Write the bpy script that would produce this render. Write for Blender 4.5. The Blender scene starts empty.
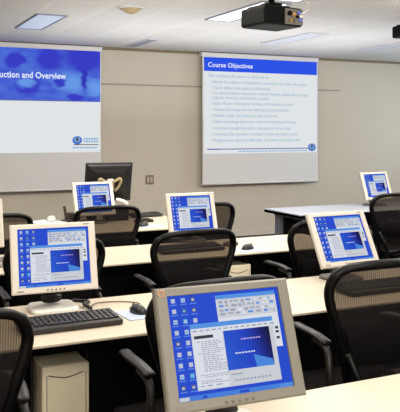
import bpy, bmesh, math, random
from mathutils import Vector, Matrix, Euler
random.seed(7)
S = bpy.context.scene
C = S.collection
PI = math.pi

# ------------------------------------------------------------------ materials
def lin(c):
    out = []
    for v in c[:3]:
        v = v / 255.0
        out.append(v / 12.92 if v <= 0.04045 else ((v + 0.055) / 1.055) ** 2.4)
    return (*out, 1.0)

def mat(name, rgb, rough=0.5, spec=0.4, metal=0.0, noise=0.0, nscale=20.0, emis=None, estr=0.0, bump=0.0):
    m = bpy.data.materials.new(name); m.use_nodes = True
    nt = m.node_tree; b = nt.nodes['Principled BSDF']
    b.inputs['Base Color'].default_value = lin(rgb)
    b.inputs['Roughness'].default_value = rough
    b.inputs['Metallic'].default_value = metal
    b.inputs['Specular IOR Level'].default_value = spec
    if noise or bump:
        tc = nt.nodes.new('ShaderNodeTexCoord')
        n = nt.nodes.new('ShaderNodeTexNoise'); n.inputs['Scale'].default_value = nscale
        n.inputs['Detail'].default_value = 4
        nt.links.new(tc.outputs['Object'], n.inputs['Vector'])
        if noise:
            mx = nt.nodes.new('ShaderNodeMix'); mx.data_type = 'RGBA'
            c = lin(rgb)
            mx.inputs[6].default_value = tuple(min(1, v * (1 - noise)) for v in c[:3]) + (1,)
            mx.inputs[7].default_value = tuple(min(1, v * (1 + noise)) for v in c[:3]) + (1,)
            nt.links.new(n.outputs['Fac'], mx.inputs[0])
            nt.links.new(mx.outputs[2], b.inputs['Base Color'])
        if bump:
            bp = nt.nodes.new('ShaderNodeBump'); bp.inputs['Strength'].default_value = bump
            bp.inputs['Distance'].default_value = 0.01
            nt.links.new(n.outputs['Fac'], bp.inputs['Height'])
            nt.links.new(bp.outputs[0], b.inputs['Normal'])
    if emis:
        b.inputs['Emission Color'].default_value = lin(emis)
        b.inputs['Emission Strength'].default_value = estr
    return m

def glow(name, rgb, k=1.0):
    return mat(name, (2, 2, 3), 0.5, 0.06, emis=rgb, estr=k)

M = {}
M['wall'] = mat('painted wall', (186, 177, 161), 0.85, 0.15, noise=0.03, nscale=3)
M['wallside'] = mat('painted side wall', (196, 190, 176), 0.85, 0.15, noise=0.03, nscale=3)
M['trimdark'] = mat('wall angle trim', (120, 108, 86), 0.7, 0.2, noise=0.04)
M['base'] = mat('vinyl baseboard', (190, 181, 165), 0.6, 0.3, noise=0.05)
M['rail'] = mat('map rail', (142, 136, 126), 0.5, 0.4, noise=0.05)
M['table'] = mat('cream laminate', (194, 181, 162), 0.42, 0.35, noise=0.015, nscale=40)
M['tablegrey'] = mat('grey laminate', (160, 164, 174), 0.35, 0.4, noise=0.015, nscale=40)  # grey-blue of the grazing reflection is put into the laminate colour
M['edge'] = mat('black edge band', (5, 5, 5), 0.9, 0.0, noise=0.1)
M['blackmetal'] = mat('black powder coat', (20, 19, 20), 0.5, 0.35, noise=0.1)
M['greymetal'] = mat('grey powder coat', (104, 104, 112), 0.5, 0.35, noise=0.06)
M['panel'] = mat('black modesty panel', (14, 13, 13), 0.7, 0.2, noise=0.1)
M['bezel'] = mat('silver beige bezel', (116, 112, 101), 0.45, 0.35, noise=0.015, nscale=60)
M['bezelpale'] = mat('pale cream bezel', (196, 188, 176), 0.45, 0.35, noise=0.015, nscale=60)
M['shell'] = mat('black monitor shell', (16, 16, 17), 0.45, 0.4, noise=0.08)
M['shellblack'] = mat('charcoal monitor shell', (30, 31, 36), 0.4, 0.4, noise=0.08)
M['footsilver'] = mat('silver plastic', (206, 202, 194), 0.4, 0.4, noise=0.03)
M['footdark'] = mat('grey plastic', (92, 88, 82), 0.45, 0.4, noise=0.04)
M['key'] = mat('keycap black', (24, 23, 24), 0.4, 0.5, noise=0.1)
M['kbody'] = mat('keyboard body', (40, 37, 35), 0.45, 0.4, noise=0.06)
M['kgrey'] = mat('keyboard grey body', (158, 152, 144), 0.5, 0.4, noise=0.05)  # light falling on the left-edge keyboard is put into this grey
M['kgreykey'] = mat('keycap grey', (112, 108, 104), 0.5, 0.4, noise=0.06)  # its keycaps, lightened in colour the same way
M['pad'] = mat('pale blue mouse pad', (172, 182, 206), 0.6, 0.2, noise=0.06)
M['cable'] = mat('grey cable', (104, 88, 70), 0.5, 0.3, noise=0.05)
M['tower'] = mat('putty case', (244, 231, 198), 0.5, 0.3, noise=0.02)
M['towergap'] = mat('shadow gap', (120, 110, 92), 0.7, 0.2, noise=0.05)
M['towerdark'] = mat('dark slot', (44, 40, 36), 0.6, 0.2, noise=0.05)
M['frame'] = mat('glossy black chair frame', (6, 5, 5), 0.4, 0.2, noise=0.1)
M['arm'] = mat('grey arm casting', (30, 26, 23), 0.4, 0.3, noise=0.06)
M['armpad'] = mat('black arm pad', (22, 19, 18), 0.42, 0.25, noise=0.08)
M['seat'] = mat('dark seat fabric', (14, 12, 12), 0.9, 0.1, noise=0.2, nscale=120)
M['paper'] = mat('white paper', (232, 232, 236), 0.7, 0.2, noise=0.02)
M['bottle'] = mat('dark bottle', (66, 54, 44), 0.35, 0.5, noise=0.06)
M['plate'] = mat('brown switch plate', (112, 100, 82), 0.45, 0.4, noise=0.04)
M['platelight'] = mat('grey switch insert', (172, 162, 144), 0.45, 0.4, noise=0.03)
M['case'] = mat('screen case', (206, 203, 198), 0.5, 0.3, noise=0.02)
M['fabric'] = mat('grey screen fabric', (204, 202, 199), 0.9, 0.1, noise=0.015, nscale=60)
M['projblack'] = mat('projector black', (4, 4, 4), 0.6, 0.08, noise=0.1)
M['projgrey'] = mat('projector grey', (84, 78, 70), 0.4, 0.4, noise=0.15, nscale=40)
M['brass'] = mat('brass tone', (150, 116, 70), 0.35, 0.5, metal=0.6, noise=0.1)
M['blueplastic'] = mat('blue port plastic', (70, 90, 190), 0.4, 0.4, noise=0.1)
M['lens'] = mat('lens glass', (30, 34, 50), 0.08, 0.9, noise=0.05)
M['tan'] = mat('tan plastic', (150, 134, 102), 0.6, 0.2, noise=0.05)
M['ventgrey'] = mat('vent grey', (150, 150, 158), 0.6, 0.3, noise=0.04)
M['gridwhite'] = mat('fixture frame', (186, 187, 194), 0.9, 0.05, noise=0.03)
M['gridblue'] = mat('fixture side', (120, 126, 146), 0.5, 0.3, noise=0.04)
M['orange'] = mat('orange ring', (214, 140, 80), 0.5, 0.3, noise=0.05)
M['buttongrey'] = mat('button grey', (104, 100, 90), 0.45, 0.4, noise=0.03)
M['inkgrey'] = mat('grey print', (120, 112, 104), 0.6, 0.2, noise=0.05)
M['wire'] = mat('projector cage wire', (190, 182, 172), 0.35, 0.5, metal=0.5, noise=0.05)

# carpet
def carpet():
    m = mat('speckled carpet', (34, 33, 38), 0.95, 0.05)
    nt = m.node_tree; b = nt.nodes['Principled BSDF']
    tc = nt.nodes.new('ShaderNodeTexCoord')
    n = nt.nodes.new('ShaderNodeTexNoise'); n.inputs['Scale'].default_value = 130; n.inputs['Detail'].default_value = 3
    r = nt.nodes.new('ShaderNodeValToRGB')
    r.color_ramp.elements[0].position = 0.4; r.color_ramp.elements[0].color = lin((32, 31, 36))
    r.color_ramp.elements[1].position = 0.68; r.color_ramp.elements[1].color = lin((112, 108, 116))
    nt.links.new(tc.outputs['Object'], n.inputs['Vector'])
    nt.links.new(n.outputs['Fac'], r.inputs['Fac']); nt.links.new(r.outputs[0], b.inputs['Base Color'])
    return m
M['carpet'] = carpet()

# ceiling: lay-in tiles with faint grid lines
def ceiling_mat():
    m = mat('ceiling tile', (205, 200, 192), 0.9, 0.1)
    nt = m.node_tree; b = nt.nodes['Principled BSDF']; L = nt.links.new
    tc = nt.nodes.new('ShaderNodeTexCoord')
    br = nt.nodes.new('ShaderNodeTexBrick')
    br.offset = 0.0; br.squash = 1.0
    br.inputs['Scale'].default_value = 1.0
    br.inputs['Brick Width'].default_value = 0.52; br.inputs['Row Height'].default_value = 1.05
    br.inputs['Mortar Size'].default_value = 0.012; br.inputs['Mortar Smooth'].default_value = 0.3
    br.inputs['Color1'].default_value = lin((206, 202, 196)); br.inputs['Color2'].default_value = lin((200, 196, 190))
    br.inputs['Mortar'].default_value = lin((214, 211, 207))
    mp = nt.nodes.new('ShaderNodeMapping'); mp.inputs['Location'].default_value = (-0.03, 0.1, 0)
    n = nt.nodes.new('ShaderNodeTexNoise'); n.inputs['Scale'].default_value = 90; n.inputs['Detail'].default_value = 3
    mx = nt.nodes.new('ShaderNodeMix'); mx.data_type = 'RGBA'; mx.blend_type = 'MULTIPLY'; mx.inputs[0].default_value = 0.18
    L(tc.outputs['Object'], mp.inputs['Vector']); L(mp.outputs[0], br.inputs['Vector'])
    L(tc.outputs['Object'], n.inputs['Vector'])
    L(br.outputs['Color'], mx.inputs[6]); L(n.outputs['Fac'], mx.inputs[7]); L(mx.outputs[2], b.inputs['Base Color'])
    return m
M['ceiling'] = ceiling_mat()

# chair mesh: woven see-through net
def net_mat():
    m = bpy.data.materials.new('woven chair net'); m.use_nodes = True
    nt = m.node_tree; L = nt.links.new
    b = nt.nodes['Principled BSDF']; out = nt.nodes['Material Output']
    b.inputs['Base Color'].default_value = lin((15, 12, 11)); b.inputs['Roughness'].default_value = 0.7
    b.inputs['Specular IOR Level'].default_value = 0.3
    tc = nt.nodes.new('ShaderNodeTexCoord')
    w = nt.nodes.new('ShaderNodeTexWave'); w.wave_type = 'BANDS'; w.bands_direction = 'X'
    w.inputs['Scale'].default_value = 38; w.inputs['Distortion'].default_value = 0.3
    L(tc.outputs['Object'], w.inputs['Vector'])
    mr = nt.nodes.new('ShaderNodeMapRange'); mr.inputs['To Min'].default_value = 0.10; mr.inputs['To Max'].default_value = 0.28
    L(w.outputs['Fac'], mr.inputs['Value'])
    t = nt.nodes.new('ShaderNodeBsdfTransparent'); t.inputs['Color'].default_value = (0.85, 0.74, 0.62, 1)
    mix = nt.nodes.new('ShaderNodeMixShader')
    L(mr.outputs[0], mix.inputs[0]); L(t.outputs[0], mix.inputs[2]); L(b.outputs[0], mix.inputs[1])
    L(mix.outputs[0], out.inputs['Surface'])
    return m
M['net'] = net_mat()

# on-screen colours
M['desk_blue'] = glow('desktop blue', (32, 74, 206), 0.95)
M['win_grey'] = glow('window grey', (214, 218, 226), 0.85)
M['win_white'] = glow('window white', (226, 230, 240), 0.9)
M['title_blue'] = glow('title bar blue', (86, 150, 232), 0.9)
M['task_blue'] = glow('task bar blue', (70, 130, 226), 0.9)
M['ink'] = glow('screen ink', (166, 171, 190), 0.85)
M['inkdark'] = glow('screen dark ink', (60, 62, 72), 0.8)
M['icon'] = glow('icon white', (196, 206, 226), 0.85)
M['iconcyan'] = glow('icon cyan', (110, 190, 235), 0.85)
M['icondark'] = glow('icon dark', (90, 96, 130), 0.85)
M['slidetext'] = glow('slide text pink', (188, 168, 220), 0.9)
M['slidewhite'] = glow('slide text white', (214, 226, 250), 0.9)
M['beam'] = glow('slide beam', (72, 138, 226), 0.9)
M['iconlabel'] = glow('icon caption', (92, 138, 236), 0.85)

def slide_blue():
    m = glow('slide gradient blue', (30, 70, 200), 0.9)
    nt = m.node_tree; b = nt.nodes['Principled BSDF']; L = nt.links.new
    at = nt.nodes.new('ShaderNodeUVMap')
    sp = nt.nodes.new('ShaderNodeSeparateXYZ'); L(at.outputs[0], sp.inputs[0])
    # dark towards the right side and the top right
    ma = nt.nodes.new('ShaderNodeMath'); ma.operation = 'MULTIPLY_ADD'; ma.inputs[1].default_value = 0.22; ma.use_clamp = False
    L(sp.outputs['Y'], ma.inputs[0]); L(sp.outputs['X'], ma.inputs[2])
    r = nt.nodes.new('ShaderNodeValToRGB')
    e = r.color_ramp.elements
    e[0].position = 0.0; e[0].color = lin((36, 92, 214)); e[1].position = 1.0; e[1].color = lin((4, 6, 24))
    x = e.new(0.5); x.color = lin((28, 66, 200)); x = e.new(0.82); x.color = lin((14, 24, 110))
    mm = nt.nodes.new('ShaderNodeMath'); mm.operation = 'MULTIPLY'; mm.inputs[1].default_value = 0.82
    L(ma.outputs[0], mm.inputs[0]); L(mm.outputs[0], r.inputs[0]); L(r.outputs[0], b.inputs['Emission Color'])
    return m
M['slide_blue'] = slide_blue()

M['proj_white'] = glow('projected white', (238, 243, 246), 0.86)
M['proj_head'] = glow('projected header blue', (40, 84, 238), 0.9)
M['proj_title'] = glow('projected title', (222, 232, 255), 0.95)
M['proj_text'] = glow('projected text', (178, 202, 222), 0.88)
M['proj_line'] = glow('projected rule', (112, 116, 176), 0.85)
M['proj_purple'] = glow('projected purple rule', (120, 84, 176), 0.85)
M['proj_red'] = glow('projected red rule', (150, 110, 170), 0.85)
M['logo_blue'] = glow('logo blue', (76, 122, 212), 0.86)
M['logo_pale'] = glow('logo pale', (150, 190, 234), 0.86)
M['logo_dark'] = glow('logo dark', (74, 74, 96), 0.8)
M['blob_dark'] = glow('header dark shape', (50, 58, 204), 0.9)
M['blob_pale'] = glow('header pale shape', (104, 160, 240), 0.9)

def header_photo():
    m = glow('header picture blue', (70, 100, 220), 0.9)
    nt = m.node_tree; b = nt.nodes['Principled BSDF']; L = nt.links.new
    uv = nt.nodes.new('ShaderNodeUVMap')
    n = nt.nodes.new('ShaderNodeTexNoise'); n.inputs['Scale'].default_value = 7.0; n.inputs['Detail'].default_value = 3
    L(uv.outputs[0], n.inputs['Vector'])
    r = nt.nodes.new('ShaderNodeValToRGB'); e = r.color_ramp.elements
    e[0].position = 0.3; e[0].color = lin((62, 84, 214)); e[1].position = 0.72; e[1].color = lin((84, 122, 226))
    L(n.outputs['Fac'], r.inputs[0]); last = r.outputs[0]
    # warp the coordinates a little so that the soft shapes are irregular
    wv = nt.nodes.new('ShaderNodeVectorMath'); wv.operation = 'MULTIPLY_ADD'
    wv.inputs[1].default_value = (.08, .22, 0)
    L(n.outputs['Color'], wv.inputs[0]); L(uv.outputs[0], wv.inputs[2])
    dark, pale, deep = (54, 60, 204), (104, 158, 240), (46, 52, 190)
    for u, v, ru, rv, col, soft in ((.90, .86, .16, .26, dark, .5), (.42, .76, .065, .15, dark, .25), (.65, .80, .09, .20, dark, .35),
            (.50, .28, .085, .19, dark, .3), (.487, .33, .055, .10, pale, .5), (.80, .36, .10, .17, pale, .7), (.965, .28, .06, .14, pale, .5),
            (.72, .36, .035, .07, dark, .4), (.83, .08, .06, .07, dark, .3), (.885, .48, .020, .24, deep, .5), (.89, .66, .06, .08, dark, .5)):
        mp = nt.nodes.new('ShaderNodeMapping'); mp.vector_type = 'POINT'
        mp.inputs['Scale'].default_value = (1 / ru, 1 / rv, 0); mp.inputs['Location'].default_value = (-(u + .04) / ru, -(v + .11) / rv, 0)
        L(wv.outputs[0], mp.inputs['Vector'])
        ln = nt.nodes.new('ShaderNodeVectorMath'); ln.operation = 'LENGTH'; L(mp.outputs[0], ln.inputs[0])
        mr = nt.nodes.new('ShaderNodeMapRange'); mr.interpolation_type = 'SMOOTHSTEP'
        mr.inputs['From Min'].default_value = 1 + soft; mr.inputs['From Max'].default_value = 1 - soft
        L(ln.outputs['Value'], mr.inputs['Value'])
        mx = nt.nodes.new('ShaderNodeMix'); mx.data_type = 'RGBA'
        mx.inputs[7].default_value = lin(col); L(last, mx.inputs[6]); L(mr.outputs[0], mx.inputs[0]); last = mx.outputs[2]
    L(last, b.inputs['Emission Color'])
    return m
M['header_photo'] = header_photo()

def fixture_glow(name, rgb, k):
    return mat(name, (220, 222, 228), 0.5, 0.2, emis=rgb, estr=k)
M['diff_hot'] = fixture_glow('lit diffuser', (255, 255, 255), 1.6)
M['diff_mid'] = mat('pale blue diffuser', (196, 206, 224), 0.95, 0.0, emis=(196, 208, 230), estr=.08)
M['diff_dim'] = mat('dim diffuser', (184, 185, 192), 0.95, 0.0, noise=.02)

# glass
def glass():
    m = bpy.data.materials.new('window glass'); m.use_nodes = True
    nt = m.node_tree; L = nt.links.new
    out = nt.nodes['Material Output']; b = nt.nodes['Principled BSDF']
    b.inputs['Base Color'].default_value = lin((230, 240, 250)); b.inputs['Roughness'].default_value = 0.05
    t = nt.nodes.new('ShaderNodeBsdfTransparent'); mix = nt.nodes.new('ShaderNodeMixShader'); mix.inputs[0].default_value = 0.9
    L(b.outputs[0], mix.inputs[1]); L(t.outputs[0], mix.inputs[2]); L(mix.outputs[0], out.inputs['Surface'])
    return m
M['glass'] = glass()

# ------------------------------------------------------------------ mesh helpers
def bm_new():
    bm = bmesh.new(); bm.loops.layers.uv.verify(); return bm

def add_box(bm, c, s, rot=None, bevel=0.0, mi=0, seg=2):
    t = bmesh.new()
    bmesh.ops.create_cube(t, size=1.0)
    bmesh.ops.scale(t, vec=s, verts=t.verts)
    if bevel > 0:
        bmesh.ops.bevel(t, geom=t.edges[:], offset=bevel, segments=seg, affect='EDGES', profile=0.5)
    mtx = Matrix.Translation(c)
    if rot: mtx = mtx @ Euler(rot).to_matrix().to_4x4()
    merge(bm, t, mtx, mi)

def merge(bm, t, mtx=Matrix(), mi=0):
    vm = {}
    for v in t.verts: vm[v] = bm.verts.new(mtx @ v.co)
    for f in t.faces:
        try:
            nf = bm.faces.new([vm[v] for v in f.verts]); nf.material_index = mi; nf.smooth = f.smooth
        except ValueError: pass
    t.free()

def add_quad(bm, pts, mi=0, uv=True):
    vs = [bm.verts.new(p) for p in pts]
    f = bm.faces.new(vs); f.material_index = mi
    l = bm.loops.layers.uv.verify()
    for lp, u in zip(f.loops, ((0, 0), (1, 0), (1, 1), (0, 1))): lp[l].uv = u
    return f

def add_ngon(bm, pts, mi=0):
    f = bm.faces.new([bm.verts.new(p) for p in pts]); f.material_index = mi; return f

def add_tube(bm, pts, rad, n=10, closed=False, mi=0, cap=True, flat=1.0):
    pts = [Vector(p) for p in pts]; N = len(pts)
    rads = rad if isinstance(rad, (list, tuple)) else [rad] * N
    rings = []; up = None
    for i, p in enumerate(pts):
        a = pts[(i - 1) % N] if (closed or i > 0) else p
        b = pts[(i + 1) % N] if (closed or i < N - 1) else p
        d = (b - a).normalized()
        if up is None:
            up = Vector((0, 0, 1)) if abs(d.z) < 0.9 else Vector((0, 1, 0))
        s = d.cross(up).normalized(); up = s.cross(d).normalized()
        rings.append([bm.verts.new(p + (s * math.cos(2 * PI * k / n) + up * flat * math.sin(2 * PI * k / n)) * rads[i]) for k in range(n)])
    R = range(N if closed else N - 1)
    for i in R:
        A, B = rings[i], rings[(i + 1) % N]
        for k in range(n):
            f = bm.faces.new((A[k], A[(k + 1) % n], B[(k + 1) % n], B[k])); f.smooth = True; f.material_index = mi
    if cap and not closed:
        f = bm.faces.new(rings[0][::-1]); f.material_index = mi
        f = bm.faces.new(rings[-1]); f.material_index = mi

def add_lathe(bm, prof, c=(0, 0, 0), n=24, mi=0, mtx=None):
    t = bmesh.new(); rings = []
    for r, z in prof:
        if r < 1e-5: rings.append([t.verts.new((0, 0, z))])
        else: rings.append([t.verts.new((r * math.cos(2 * PI * k / n), r * math.sin(2 * PI * k / n), z)) for k in range(n)])
    for A, B in zip(rings, rings[1:]):
        for k in range(n):
            q = [A[k % len(A)], A[(k + 1) % n % len(A)], B[(k + 1) % n % len(B)], B[k % len(B)]]
            u = []
            for v in q:
                if v not in u: u.append(v)
            if len(u) > 2:
                try:
                    f = t.faces.new(u); f.smooth = True
                except ValueError: pass
    merge(bm, t, Matrix.Translation(c) @ (mtx or Matrix()), mi)

def smooth_path(pts, n=6, closed=False):
    pts = [Vector(p) for p in pts]; N = len(pts); out = []
    segs = N if closed else N - 1
    for i in range(segs):
        g = lambda k: pts[k % N] if closed else pts[max(0, min(N - 1, k))]
        p0, p1, p2, p3 = g(i - 1), g(i), g(i + 1), g(i + 2)
        for j in range(n):
            t = j / n
            out.append(0.5 * ((2 * p1) + (p2 - p0) * t + (2 * p0 - 5 * p1 + 4 * p2 - p3) * t * t + (3 * p1 - p0 - 3 * p2 + p3) * t ** 3))
    if not closed: out.append(pts[-1])
    return out

def obj(name, bm, mats, parent=None, loc=(0, 0, 0), rot=(0, 0, 0), recalc=True):
    if recalc: bmesh.ops.recalc_face_normals(bm, faces=bm.faces)
    me = bpy.data.meshes.new(name); bm.to_mesh(me); bm.free()
    if not isinstance(mats, (list, tuple)): mats = [mats]
    for m in mats: me.materials.append(m)
    o = bpy.data.objects.new(name, me); C.objects.link(o)
    o.location = loc; o.rotation_euler = rot
    if parent: o.parent = parent
    return o

def tag(o, label, cat, group=None):
    o['label'] = label; o['category'] = cat
    if group: o['group'] = group
    return o

def thing(name, label, cat, loc=(0, 0, 0), rz=0.0, group=None):
    o = bpy.data.objects.new(name, None); C.objects.link(o)
    o.empty_display_size = 0.1
    o.location = loc; o.rotation_euler = (0, 0, rz)
    return tag(o, label, cat, group)

def struct(name, bm, m, parent=None):
    o = obj(name, bm, m, parent)
    if parent is None: o['kind'] = 'structure'
    return o

def copy_tree(o, parent=None):
    c = o.copy(); C.objects.link(c)
    if parent: c.parent = parent
    for ch in list(o.children): copy_tree(ch, c)
    return c

def text_obj(name, body, size, m, parent, loc, rot=(PI / 2, 0, 0), align='LEFT', bold=0.0, width=None):
    cu = bpy.data.curves.new(name, 'FONT'); cu.body = body; cu.size = size
    cu.align_x = align; cu.align_y = 'CENTER'; cu.offset = bold; cu.resolution_u = 2
    t = bpy.data.objects.new(name, cu); C.objects.link(t)
    bpy.context.view_layer.update()
    dg = bpy.context.evaluated_depsgraph_get()
    me = bpy.data.meshes.new_from_object(t.evaluated_get(dg))
    bpy.data.objects.remove(t); bpy.data.curves.remove(cu)
    if width:
        xs = [v.co.x for v in me.vertices]; k = width / max(1e-4, (max(xs) - min(xs)))
        x0 = min(xs)
        for v in me.vertices: v.co.x = (v.co.x - x0) * k
    me.name = name; me.materials.clear(); me.materials.append(m)
    o = bpy.data.objects.new(name, me); C.objects.link(o)
    o.location = loc; o.rotation_euler = rot; o.parent = parent
    return o

# ------------------------------------------------------------------ room shell
CEIL = 2.636; YW = 9.40; XL = -1.9; XR = 8.8; YB = -2.4
def slab(name, x0, x1, y0, y1, z0, z1, m):
    bm = bm_new(); add_box(bm, ((x0 + x1) / 2, (y0 + y1) / 2, (z0 + z1) / 2), (x1 - x0, y1 - y0, z1 - z0)); return struct(name, bm, m)
slab('floor', XL - .1, XR + .1, YB - .1, YW + .1, -0.1, 0.0, M['carpet'])
slab('ceiling', XL - .1, XR + .1, YB - .1, YW + .1, CEIL, CEIL + 0.1, M['ceiling'])
slab('wall_front', XL - .1, XR + .1, YW, YW + 0.1, 0.0, CEIL, M['wall'])
slab('wall_back', XL - .1, XR + .1, YB - 0.1, YB, 0.0, CEIL, M['wallside'])
slab('wall_left', XL - 0.1, XL, YB, YW, 0.0, CEIL, M['wallside'])
# right wall with a window opening
WY0, WY1, WZ0, WZ1 = 5.6, 9.0, 0.95, 2.3
bm = bm_new()
def bx(x0, x1, y0, y1, z0, z1, mi=0, bevel=0.0):
    add_box(bm, ((x0 + x1) / 2, (y0 + y1) / 2, (z0 + z1) / 2), (x1 - x0, y1 - y0, z1 - z0), mi=mi, bevel=bevel)
bx(XR, XR + .1, YB, YW, 0, WZ0); bx(XR, XR + .1, YB, YW, WZ1, CEIL)
bx(XR, XR + .1, YB, WY0, WZ0, WZ1); bx(XR, XR + .1, WY1, YW, WZ0, WZ1)
struct('wall_right', bm, M['wallside'])
bm = bm_new()
bx(XR + .03, XR + .05, WY0, WY1, WZ0, WZ1)
win = struct('window_1', bm, M['glass'])
bm = bm_new()
for z in (WZ0 + .03, WZ1 - .03): bx(XR + .01, XR + .08, WY0, WY1, z - .03, z + .03)
for y in (WY0 + .03, (WY0 + WY1) / 2, WY1 - .03): bx(XR + .01, XR + .08, y - .03, y + .03, WZ0, WZ1)
obj('window_frame', bm, M['gridwhite'], win)
# trims
slab('trim_1', XL, XR, YW - .03, YW, CEIL - .035, CEIL, M['trimdark'])  # dark strip, its colour stands in for the shadow gap under the ceiling
slab('trim_2', XL, 6.86, YW - .012, YW, 2.135, 2.155, M['rail'])
slab('baseboard_front', XL, XR, YW - .012, YW, 0, 0.1, M['base'])

# ------------------------------------------------------------------ ceiling lights, vent, detector
def fixture(x, y, w, l, dm, label, sidebar=True):
    t = thing('ceiling_light', label, 'ceiling light', (x, y, CEIL), 0, 'recessed ceiling lights')
    b = bm_new()
    e = 0.02
    for sx in (-1, 1): add_box(b, (sx * (w / 2 - e / 2), 0, -.006), (e, l, .012), bevel=.002)
    for sy in (-1, 1): add_box(b, (0, sy * (l / 2 - e / 2), -.006), (w - 2 * e, e, .012), bevel=.002)
    obj('light_frame', b, M['gridblue'] if sidebar else M['gridwhite'], t)
    b = bm_new(); add_box(b, (0, 0, -.004), (w - 2 * e - .002, l - 2 * e - .002, .006))
    obj('diffuser', b, dm, t)
    return t
fixture(1.75, 7.50, .30, 1.06, M['diff_mid'], 'pale blue ceiling light with dark sides above the left screen')
fixture(3.34, 6.05, .30, 1.14, M['diff_hot'], 'bright white ceiling light strip behind the hanging projector')
fixture(3.34, 4.80, .30, 1.14, M['diff_hot'], 'bright white ceiling light directly above the projector, nearer the viewer')
fixture(4.83, 7.55, .28, 1.12, M['diff_dim'], 'dim ceiling light just above the right screen', False)
fixture(6.40, 7.62, .28, 1.12, M['diff_dim'], 'dim ceiling light farthest right, beyond the right screen', False)
b = bm_new()
v = thing('ceiling_vent', 'narrow grey slot vent in the ceiling between the two screens', 'vent', (3.33, 8.75, CEIL))
add_box(b, (0, 0, -.004), (.16, .9, .008), bevel=.002); obj('vent_frame', b, M['gridwhite'], v)
b = bm_new()
for k in range(4): add_box(b, (-.045 + .03 * k, 0, -.010), (.014, .84, .005), bevel=.001)
obj('vent_slat', b, M['ventgrey'], v)
b = bm_new()
det = thing('ceiling_speaker', 'small tan round ceiling fitting between the pale light and bright light', 'ceiling fitting', (2.30, 6.30, CEIL))
add_lathe(b, [(0, 0), (.105, 0), (.105, -.008), (.085, -.02), (.05, -.045), (.02, -.055), (0, -.056)], n=28)
obj('cone', b, M['tan'], det)
b = bm_new(); add_lathe(b, [(.104, -.001), (.125, -.001), (.128, -.006), (.122, -.010), (.104, -.010), (.104, -.001)], n=28); obj('trim_ring', b, M['gridwhite'], det)

# ------------------------------------------------------------------ projection screens
YS = 9.28
def proj_screen(x0, x1, label):
    t = thing('projection_screen', label, 'projection screen', ((x0 + x1) / 2, YS, 0.76), 0, 'wall projection screens')
    w = x1 - x0
    b = bm_new(); add_box(b, (0, .055, 1.835), (w + .03, .11, .06), bevel=.012)
    obj('screen_case', b, M['case'], t)
    b = bm_new(); add_box(b, (0, .012, .92), (w, .006, 1.80))
    obj('screen_fabric', b, M['fabric'], t)
    b = bm_new(); add_tube(b, [(-w / 2 - .01, .012, .012), (w / 2 + .01, .012, .012)], .014, n=10)
    obj('bottom_bar', b, M['case'], t)
    for s in (-1, 1):
        b = bm_new(); add_box(b, (s * (w / 2 - .08), .085, 1.84), (.04, .06, .07), bevel=.005)
        obj('wall_bracket', b, M['case'], t)
    return t
# left screen
x0, x1 = 1.05, 2.975
s1 = proj_screen(x0, x1, 'wall screen at left showing a slide with a blue picture header')
w = x1 - x0
zb, zt, zh = 1.245 - .76, 2.562 - .76, 1.905 - .76
yy = .0075
b = bm_new(); xa, xb = -w / 2 + .01, w / 2 - .012
add_quad(b, [(xa, yy, zb), (xb, yy, zb), (xb, yy, zt), (xa, yy, zt)])
sl = obj('projected_slide', b, M['proj_white'], s1, recalc=False)
b = bm_new(); yy -= .0015
add_quad(b, [(xa, yy, zh), (xb, yy, zh), (xb, yy, zt), (xa, yy, zt)], 0)
obj('slide_header', b, M['header_photo'], sl, recalc=False)
text_obj('slide_title', 'Introduction and Overview', .112, M['proj_title'], sl, (xa + .36, yy - .003, zt - .52 * (zt - zh)), bold=.003, width=1.085)
b = bm_new()
add_quad(b, [(xa, yy, zh - .006), (xb, yy, zh - .006), (xb, yy, zh + .008), (xa, yy, zh + .008)])
obj('slide_rule', b, M['proj_line'], sl, recalc=False)
def logo(sl, lx, lz, k, y, words=True):
    b = bm_new()
    pts = [(lx + .09 * k * math.cos(a * PI / 12), y, lz + .075 * k * math.sin(a * PI / 12)) for a in range(24)]
    add_ngon(b, pts, 0)
    pts = [(lx + .05 * k * math.cos(a * PI / 8), y - .001, lz + .01 * k + .045 * k * math.sin(a * PI / 8)) for a in range(16)]
    add_ngon(b, pts, 1)
    pts = [(lx + .024 * k * math.cos(a * PI / 8), y - .002, lz + .015 * k + .036 * k * math.sin(a * PI / 8)) for a in range(16)]
    add_ngon(b, pts, 2)
    if words:
        rnd = random.Random(3)
        for row, (zz, h) in enumerate(((lz + .018, .024), (lz - .016, .022))):
            x = lx + .085
            while x < lx + .275:
                e_ = min(x + rnd.uniform(.018, .04), lx + .285); add_quad(b, [(x, y, zz - h / 2), (e_, y, zz - h / 2), (e_, y, zz + h / 2), (x, y, zz + h / 2)], 3)
                x = e_ + .006
        add_quad(b, [(lx - .05, y, lz - .062), (lx + .285, y, lz - .062), (lx + .285, y, lz - .052), (lx - .05, y, lz - .052)], 2)
        x = lx - .06
        while x < lx + .26:
            e_ = min(x + rnd.uniform(.02, .05), lx + .285); add_quad(b, [(x, y, lz - .105), (e_, y, lz - .105), (e_, y, lz - .086), (x, y, lz - .086)], 3)
            x = e_ + .010
    obj('slide_logo', b, [M['logo_blue'], M['logo_pale'], M['logo_dark'], M['logo_pale']], sl, recalc=False)
logo(sl, xb - .31, zb + .155, .72, yy - .001)

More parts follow.
